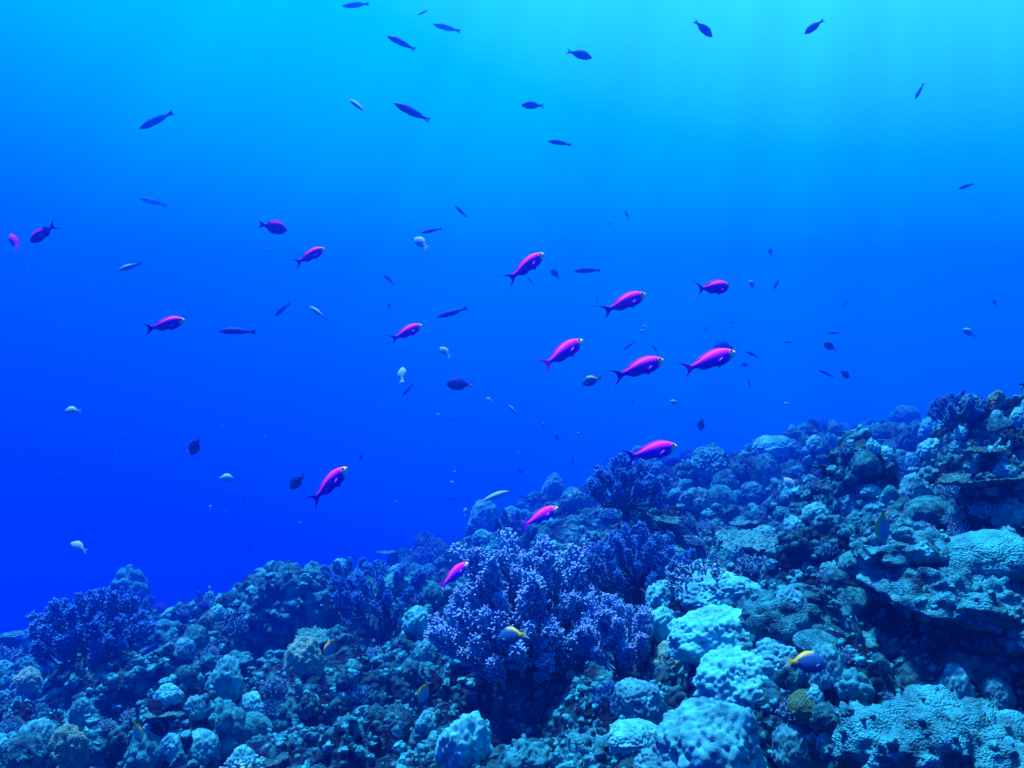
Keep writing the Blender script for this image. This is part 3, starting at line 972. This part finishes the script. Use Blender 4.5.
DEEP = dict(top=[(0, 0.0), (0.06, 0.06), (0.2, 0.165), (0.42, 0.215), (0.65, 0.18), (0.86, 0.075), (1, 0.045)],
            bot=[(0, -0.01), (0.06, -0.06), (0.2, -0.15), (0.42, -0.20), (0.65, -0.165), (0.86, -0.065), (1, -0.045)],
            width=[(0, 0.006), (0.1, 0.05), (0.3, 0.085), (0.55, 0.075), (0.8, 0.035), (1, 0.012)],
            dorsal=[(0, 0), (0.2, 0), (0.28, 0.03), (0.65, 0.05), (0.82, 0.05), (0.92, 0), (1, 0)],
            anal=[(0, 0), (0.5, 0), (0.58, 0.035), (0.8, 0.055), (0.9, 0), (1, 0)],
            tail=(0.22, 0.14, 0.11))
OVAL = dict(top=[(0, 0.0), (0.06, 0.045), (0.2, 0.11), (0.45, 0.15), (0.7, 0.11), (0.88, 0.055), (1, 0.036)],
            bot=[(0, -0.01), (0.06, -0.05), (0.2, -0.11), (0.45, -0.145), (0.7, -0.10), (0.88, -0.05), (1, -0.036)],
            width=[(0, 0.006), (0.1, 0.045), (0.3, 0.08), (0.55, 0.07), (0.8, 0.035), (1, 0.012)],
            dorsal=[(0, 0), (0.2, 0), (0.28, 0.024), (0.7, 0.03), (0.86, 0.02), (0.93, 0), (1, 0)],
            anal=[(0, 0), (0.5, 0), (0.58, 0.024), (0.8, 0.03), (0.9, 0), (1, 0)],
            tail=(0.19, 0.11, 0.10))

FISH = {
    'anthias': [fish_mesh('purple_fish', color=col_anthias, bend=b, **ANTH) for b in (0.0, 0.18, -0.16)],
    'purple': [fish_mesh('dusky_purple_fish', color=col_purple, bend=b, **ANTH) for b in (0.1,)],
    'spread': [fish_mesh('dusky_purple_fish', color=col_purple, bend=0.1, **DEEP)],
    'wrasse': [fish_mesh('slender_fish', color=col_wrasse, bend=b, **SLIM) for b in (0.0, 0.15)],
    'fusilier': [fish_mesh('slender_fish', color=col_fusilier, bend=b, **SLIM) for b in (0.0, -0.15)],
    'faint': [fish_mesh('slender_fish', color=col_hazed, bend=b, **SLIM) for b in (0.0, 0.15)],
    'oval': [fish_mesh('oval_fish', color=col_wrasse, bend=0.0, **OVAL)],
    'damsel': [fish_mesh('dark_fish', color=col_damsel, bend=0.1, **DEEP)],
    'chromis': [fish_mesh('pale_fish', color=col_chromis, bend=b, **DEEP) for b in (0.1, -0.15)],
    'pale': [fish_mesh('pale_slender_fish', color=col_chromis, bend=b, **SLIM) for b in (0.1, -0.15)],
    'paleyellow': [fish_mesh('yellow_backed_fish', color=col_pale_yellow, bend=0.15, **OVAL)],
    'yellow': [fish_mesh('yellow_backed_fish', color=col_yellow, bend=0.05, **DEEP)],
}
NAMES = {'anthias': 'purple_fish', 'purple': 'dusky_purple_fish', 'spread': 'dusky_purple_fish', 'wrasse': 'slender_fish', 'fusilier': 'slender_fish', 'faint': 'slender_fish',
         'oval': 'oval_fish', 'damsel': 'dark_fish', 'chromis': 'pale_fish', 'pale': 'pale_slender_fish', 'yellow': 'yellow_backed_fish', 'paleyellow': 'yellow_backed_fish'}


def fin_leaf(name, ln, w, color, droop=0.0):
    """thin leaf-shaped fin growing from the origin towards -x"""
    n = 6
    t = np.linspace(0, 1, n)
    hw = w * np.sin(math.pi * (0.12 + 0.8 * t)) ** 0.8
    up = np.stack([-t * ln, 0.0016 + 0 * t, hw - droop * t], 1); lo = np.stack([-t * ln, 0.0016 + 0 * t, -hw - droop * t], 1)
    up2 = up * [1, -1, 1]; lo2 = lo * [1, -1, 1]
    ring = np.stack([up, lo, lo2, up2], 1).reshape(-1, 3)
    i = np.arange((n - 1) * 4).reshape(-1, 4)
    f = np.stack([i, np.roll(i, -1, 1), np.roll(i, -1, 1) + 4, i + 4], -1).reshape(-1, 4)
    f = np.concatenate([f, [[3, 2, 1, 0]], [[4 * n - 4, 4 * n - 3, 4 * n - 2, 4 * n - 1]]])
    return mesh_from(name, ring, f, M['fish'], color=np.tile(color, (len(ring), 1)))


def eye_mesh():
    v, f = ico(2)
    return mesh_from('fish_eye', v * np.array([0.024, 0.010, 0.024]), f, M['eye'])


EYE = eye_mesh()
PEC = {'anthias': fin_leaf('pectoral_fin', 0.13, 0.017, (0.50, 0.10, 0.80)), 'yellow': fin_leaf('pectoral_fin', 0.13, 0.022, (0.05, 0.22, 0.45))}
PEL = {'anthias': fin_leaf('pelvic_fin', 0.11, 0.012, (0.35, 0.02, 0.7)), 'yellow': fin_leaf('pelvic_fin', 0.12, 0.02, (0.05, 0.2, 0.42))}


def dress(root, sp):
    deep = sp == 'yellow'
    for s in (1, -1):
        e = link('eye', EYE, root); e.location = (0.435, s * (0.036 if not deep else 0.044), 0.022)
        p = link('pectoral_fin', PEC.get(sp, PEC['yellow']), root); p.location = (0.30, s * (0.058 if not deep else 0.075), -0.035)
        p.rotation_euler = (0, R(-28), s * R(-24))
        q = link('pelvic_fin', PEL.get(sp, PEL['yellow']), root); q.location = (0.26, s * 0.022, -0.105 if not deep else -0.15)
        q.rotation_euler = (s * R(18), R(-32), 0)


n_fish = {}


def fish(sp, hx, hy, tx, ty, label, L=0.1, yaw=0, cat='fish', group=None, roll=0, parts=False):
    """snout at pixel (hx, hy), tail at (tx, ty); L = its real length, which sets how far off it swims"""
    ln = math.hypot(hx - tx, hy - ty)
    cy = math.cos(R(yaw))
    y = F * L * cy / ln
    mx, my = (hx + tx) / 2, (hy + ty) / 2
    g = ground_y(mx, my)
    lim = 0.60 if 'lavender bush' in label else 0.74 if parts else 0.86
    if g is not None and y > lim * g:
        L *= lim * g / y; y = lim * g
    p = at(mx, my, y)
    view = p.normalized()
    fwd = Vector(((hx - tx) / ln * cy, math.sin(R(yaw)), -(hy - ty) / ln * cy)).normalized()
    lat = (view - fwd * view.dot(fwd)).normalized()
    up = fwd.cross(lat)
    if up.z < 0:
        lat = -lat; up = -up
    rot = Matrix((fwd, lat, up)).transposed()
    rot = rot @ Matrix.Rotation(R(roll - 15) * (1 if lat.dot(view) > 0 else -1), 3, 'X')
    k = n_fish.get(sp, 0); n_fish[sp] = k + 1
    o = link(NAMES[sp], FISH[sp][k % len(FISH[sp])])
    tag(o, label, cat, group)
    o.location = p
    o.rotation_euler = rot.to_euler()
    o.scale = (L, L, L * (0.90 if sp == 'anthias' else 1.0))
    if parts: dress(o, sp)
    return o


G_AN = 'purple fish swimming above the reef'
AN = [
    (543, 254, 503, 284, 'purple fish with rose back, topmost of the bright ones above the middle of the reef', 0),
    (645, 294, 597, 314, 'slim purple fish with a cream snout swimming over the pair nearest the reef edge', 5),
    (732, 285, 689, 291, 'short purple fish turned half away with its back fin raised', 25),
    (734, 352, 676, 373, 'longest purple fish, magenta backed, swimming in front of a shadowy blue fish', 0),
    (663, 360, 607, 379, 'purple fish with a pink flash on the upper tail lobe', 5),
    (582, 340, 537, 371, 'stout purple fish with a pale spot under its chin', 10),
    (421, 325, 387, 342, 'purple fish with white pectoral streak above the bright white fish', 10),
    (323, 248, 292, 266, 'small rose pink fish swimming below the dusky purple one', 12),
    (184, 320, 141, 331, 'purple fish with a pink tail base, swimming alone to one side of the school', 0),
    (346, 468, 307, 507, 'purple fish swimming steeply upward above the hazy bush', 0),
    (676, 446, 619, 459, 'purple fish passing just above the round shadowy bush on the ridge', 0),
    (557, 508, 518, 529, 'purple fish with a bright pink stripe along its back, before the ridge', 8),
    (467, 564, 437, 590, 'broad magenta fish close above the large lavender soft coral', 15),
]
for hx, hy, tx, ty, lab, yaw in AN:
    mx_, my_ = (hx + tx) / 2, (hy + ty) / 2
    hx, hy, tx, ty = mx_ + (hx - mx_) * 1.05, my_ + (hy - my_) * 1.05, mx_ + (tx - mx_) * 1.14, my_ + (ty - my_) * 1.14
    fish('anthias', hx, hy, tx, ty, lab, L=0.095, yaw=yaw, group=G_AN, parts=True, roll=random.uniform(-6, 6))
fish('spread', 285, 229, 260, 225, 'dusky purple fish seen from below with its fins spread', L=0.085, yaw=35)
fish('purple', 8, 233, 22, 255, 'dusky purple fish diving at the very edge of the open water', L=0.085, yaw=20)
fish('purple', 30, 242, 62, 221, 'dark violet fish with a wide forked tail swimming the opposite way to the bright ones', L=0.10)

mids = [
    ('fusilier', 139, 129, 174, 112, 'dark slender fish gliding alone in bright water, snout dipped', 0.20, 0),
    ('faint', 139, 198, 168, 206, 'large ghostly slender fish barely showing in blue water', 0.42, 0),
    ('wrasse', 387, 36, 416, 50, 'dark slender fish with a white tail, higher of two slanting down', 0.18, 0),
    ('wrasse', 394, 103, 431, 122, 'dark slender fish with a white tail, larger and lower of two slanting down', 0.18, 0),
    ('pale', 349, 98, 367, 114, 'thin pale fish slanting beside the larger white tailed fish', 0.14, 20),
    ('faint', 342, 6, 370, 4, 'faint blue fish at the very top edge of the water', 0.25, 0),
    ('faint', 418, 15, 428, 10, 'tiny faint fish high in the water beside the upper white tailed fish', 0.10, 0),
    ('faint', 433, 24, 461, 32, 'ghostly blue fish near the top, tail lower than its head', 0.26, 0),
    ('oval', 592, 58, 566, 51, 'plump dark blue fish alone high in the bright water', 0.16, 0),
    ('oval', 521, 105, 545, 106, 'stubby dark fish with a pale tail, level in bright water', 0.15, 0),
    ('fusilier', 548, 141, 572, 145, 'small dark fish with a lit back below the stubby pale tailed one', 0.15, 0),
    ('oval', 713, 36, 693, 21, 'dark fish heading down with a white tail in the brightest water', 0.15, 10),
    ('oval', 805, 33, 824, 20, 'dark fish with white rimmed back in the brightest water', 0.14, 10),
    ('fusilier', 915, 99, 924, 83, 'small dark fish swimming almost straight down in bright water', 0.13, 0),
    ('fusilier', 958, 189, 975, 183, 'small dark fish with a lit back, far out under the brightest water', 0.13, 0),
    ('fusilier', 437, 317, 468, 308, 'dark slender fish level above the purple fish with white streak', 0.15, 0),
    ('fusilier', 218, 331, 256, 331, 'dark slender fish with a pale lip, level behind the lone purple fish', 0.15, 0),
    ('fusilier', 274, 316, 291, 303, 'small dark fish pointing down beneath the rose pink fish', 0.12, 10),
    ('pale', 309, 306, 327, 319, 'pale silvery slender fish beneath the rose pink fish', 0.12, 15),
    ('pale', 117, 270, 145, 263, 'silvery fish with a bright tail above the lone purple fish', 0.15, 10),
    ('chromis', 414, 237, 429, 250, 'pale green fish slanting down beside a small dark fish', 0.11, 25),
    ('fusilier', 421, 233, 442, 228, 'small dark fish just above the slanting pale green fish', 0.14, 0),
    ('fusilier', 455, 205, 467, 218, 'thin dark fish slanting down in the middle of the open water', 0.12, 20),
    ('fusilier', 574, 271, 601, 270, 'dark blue fish level beside the topmost bright purple fish', 0.16, 0),
    ('damsel', 446, 384, 475, 385, 'dark deep bodied fish with a pale forked tail in mid water', 0.14, 0),
    ('chromis', 402, 367, 403, 384, 'bright white fish hanging upright under the purple fish with white streak', 0.08, 30),
    ('chromis', 440, 347, 451, 358, 'small pale fish slanting between the dark slender fish and the dark deep one', 0.08, 15),
    ('fusilier', 402, 396, 413, 384, 'small dark fish nose down below the bright white fish', 0.10, 0),
    ('chromis', 64, 411, 82, 410, 'bright pale fish level alone over deep blue water', 0.09, 10),
    ('damsel', 189, 455, 203, 436, 'dark deep bodied fish heading down over deep water', 0.11, 20),
    ('chromis', 233, 478, 216, 478, 'pale rounded fish below the downward dark one', 0.08, 10),
    ('damsel', 289, 489, 307, 474, 'dark fish beside the steeply rising purple fish', 0.11, 15),
    ('chromis', 70, 543, 88, 551, 'pale fish low over the deep water, above the dim bush', 0.10, 10),
    ('pale', 509, 405, 518, 417, 'thin pale fish slanting down in mid water', 0.10, 10),
    ('yellow', 582, 384, 603, 377, 'small blue fish with a yellow back behind the pink flash tailed fish', 0.13, 15),
    ('fusilier', 623, 350, 635, 341, 'small dark fish between two purple fish', 0.12, 0),
    ('damsel', 664, 463, 686, 460, 'dark round fish hovering over the ridge beside a purple fish', 0.20, 10),
    ('damsel', 714, 346, 738, 349, 'shadowy blue deep bodied fish behind the longest purple fish', 0.24, 15),
    ('pale', 509, 491, 478, 502, 'long pale slender fish cruising over the middle ridge', 0.24, 0),
    ('fusilier', 140, 656, 164, 640, 'dark slender fish low over the dim slope', 0.20, 0),
    ('damsel', 148, 609, 177, 612, 'dark round fish hovering above the dim slope', 0.26, 10),
    ('damsel', 198, 606, 218, 605, 'smaller dark round fish over the crest of the dim slope', 0.22, 20),
    ('chromis', 785, 478, 797, 492, 'whitish fish with a dark face over the far rubble slope', 0.14, 20),
    ('yellow', 828, 664, 782, 661, 'blue fish with a yellow back and tail in front of the folded coral', 0.13, 0),
    ('yellow', 497, 641, 530, 631, 'blue grey fish with yellow upper edge in front of the large lavender bush', 0.11, 25),
    ('paleyellow', 420, 703, 429, 679, 'blue fish with a yellow tail, head down by the dark hollow', 0.11, 25),
    ('paleyellow', 139, 742, 136, 720, 'upright yellow and white fish seen edge on in the dark gully', 0.14, 15),
    ('paleyellow', 325, 656, 339, 635, 'yellow tailed blue fish head down beside the small table coral', 0.16, 25),
    ('paleyellow', 885, 541, 881, 508, 'yellow tailed fish seen edge on above the flat topped ledge', 0.11, 20),
    ('chromis', 963, 329, 976, 337, 'small pale nosed fish far out over the upper slope', 0.13, 10),
    ('fusilier', 779, 279, 772, 293, 'small dark fish rising near a pale speck of a fish', 0.13, 10),
    ('chromis', 750, 280, 754, 290, 'tiny pale fish beside the small rising dark fish', 0.08, 10),
    ('damsel', 701, 431, 702, 417, 'small dark fish hanging upright over the middle ridge', 0.14, 30),
    ('chromis', 670, 401, 679, 404, 'tiny bright pale fish above the fish on the ridge', 0.07, 10),
]
for sp, hx, hy, tx, ty, lab, L, yaw in mids:
    if sp == 'paleyellow':
        cx_, cy_ = (hx + tx) / 2, (hy + ty) / 2
        hx, hy, tx, ty = cx_ + 1.25 * (hx - cx_), cy_ + 1.25 * (hy - cy_), cx_ + 1.25 * (tx - cx_), cy_ + 1.25 * (ty - cy_)
    fish(sp, hx, hy, tx, ty, lab, L=L, yaw=yaw, roll=random.uniform(-8, 8), parts=(sp in ('yellow', 'paleyellow')))

tiny_dark = [(551, 269, 560, 280), (527, 277, 534, 285), (383, 274, 395, 285), (388, 303, 390, 311), (652, 345, 659, 354), (625, 210, 629, 220),
             (770, 248, 771, 257), (849, 300, 841, 307), (827, 333, 841, 333), (824, 343, 837, 351), (784, 342, 794, 343), (746, 351, 759, 358),
             (741, 364, 750, 366), (748, 378, 750, 388), (820, 370, 833, 377), (850, 378, 839, 370), (708, 325, 703, 332), (730, 322, 736, 324),
             (994, 299, 995, 307), (250, 543, 249, 552), (244, 497, 245, 506), (556, 434, 558, 442), (573, 457, 572, 466), (608, 457, 603, 465),
             (360, 454, 363, 463), (448, 500, 459, 497), (596, 297, 598, 304), (632, 400, 634, 405), (612, 222, 607, 226), (447, 422, 454, 418), (518, 470, 524, 474)]
for i, (a, b, c, d) in enumerate(tiny_dark):
    fish('fusilier' if i % 3 else 'damsel', a, b, c, d, 'tiny dark fish, a mere fleck far off in the blue water', L=0.12, yaw=random.uniform(0, 20), group='tiny dark fish far off in the water')
tiny_pale = [(486, 398, 493, 402), (640, 330, 645, 333), (643, 326, 648, 328), (450, 482, 455, 483), (396, 500, 397, 507), (466, 508, 465, 516), (436, 414, 441, 416),
             (226, 510, 227, 514), (210, 505, 211, 510), (209, 586, 210, 593), (90, 594, 91, 601), (518, 452, 520, 456), (578, 432, 579, 437), (543, 422, 544, 428),
             (453, 471, 457, 473), (298, 522, 302, 524), (266, 248, 269, 252), (784, 404, 790, 403)]
for i, (a, b, c, d) in enumerate(tiny_pale):
    fish('chromis', a, b, c, d, 'tiny pale fish, a bright fleck far off in the blue water', L=0.08, yaw=random.uniform(0, 30), group='tiny pale fish far off in the water')

# ------------------------------------------------------------------ drifting specks in the water
sv, sf = ico(1)
bv, bf, n0 = [], [], 0
rs = np.random.default_rng(77)
for k in range(260):
    px, py, y = rs.uniform(-40, 1064), rs.uniform(-20, 560), rs.uniform(1.2, 5.0)
    r = y / F * rs.uniform(0.25, 0.55)
    bv.append(sv * rs.uniform(0.6, 1.3, 3) * r + np.array(at(px, py, y))); bf.append(sf + n0); n0 += len(sv)
sn = link('drifting_specks', mesh_from('drifting_specks', np.concatenate(bv), np.concatenate(bf), plain_mat('speck_skin', (0.10, 0.42, 0.5), 0.8, 0.1)))
tag(sn, 'fine pale specks drifting through the open water', 'plankton', kind='stuff')
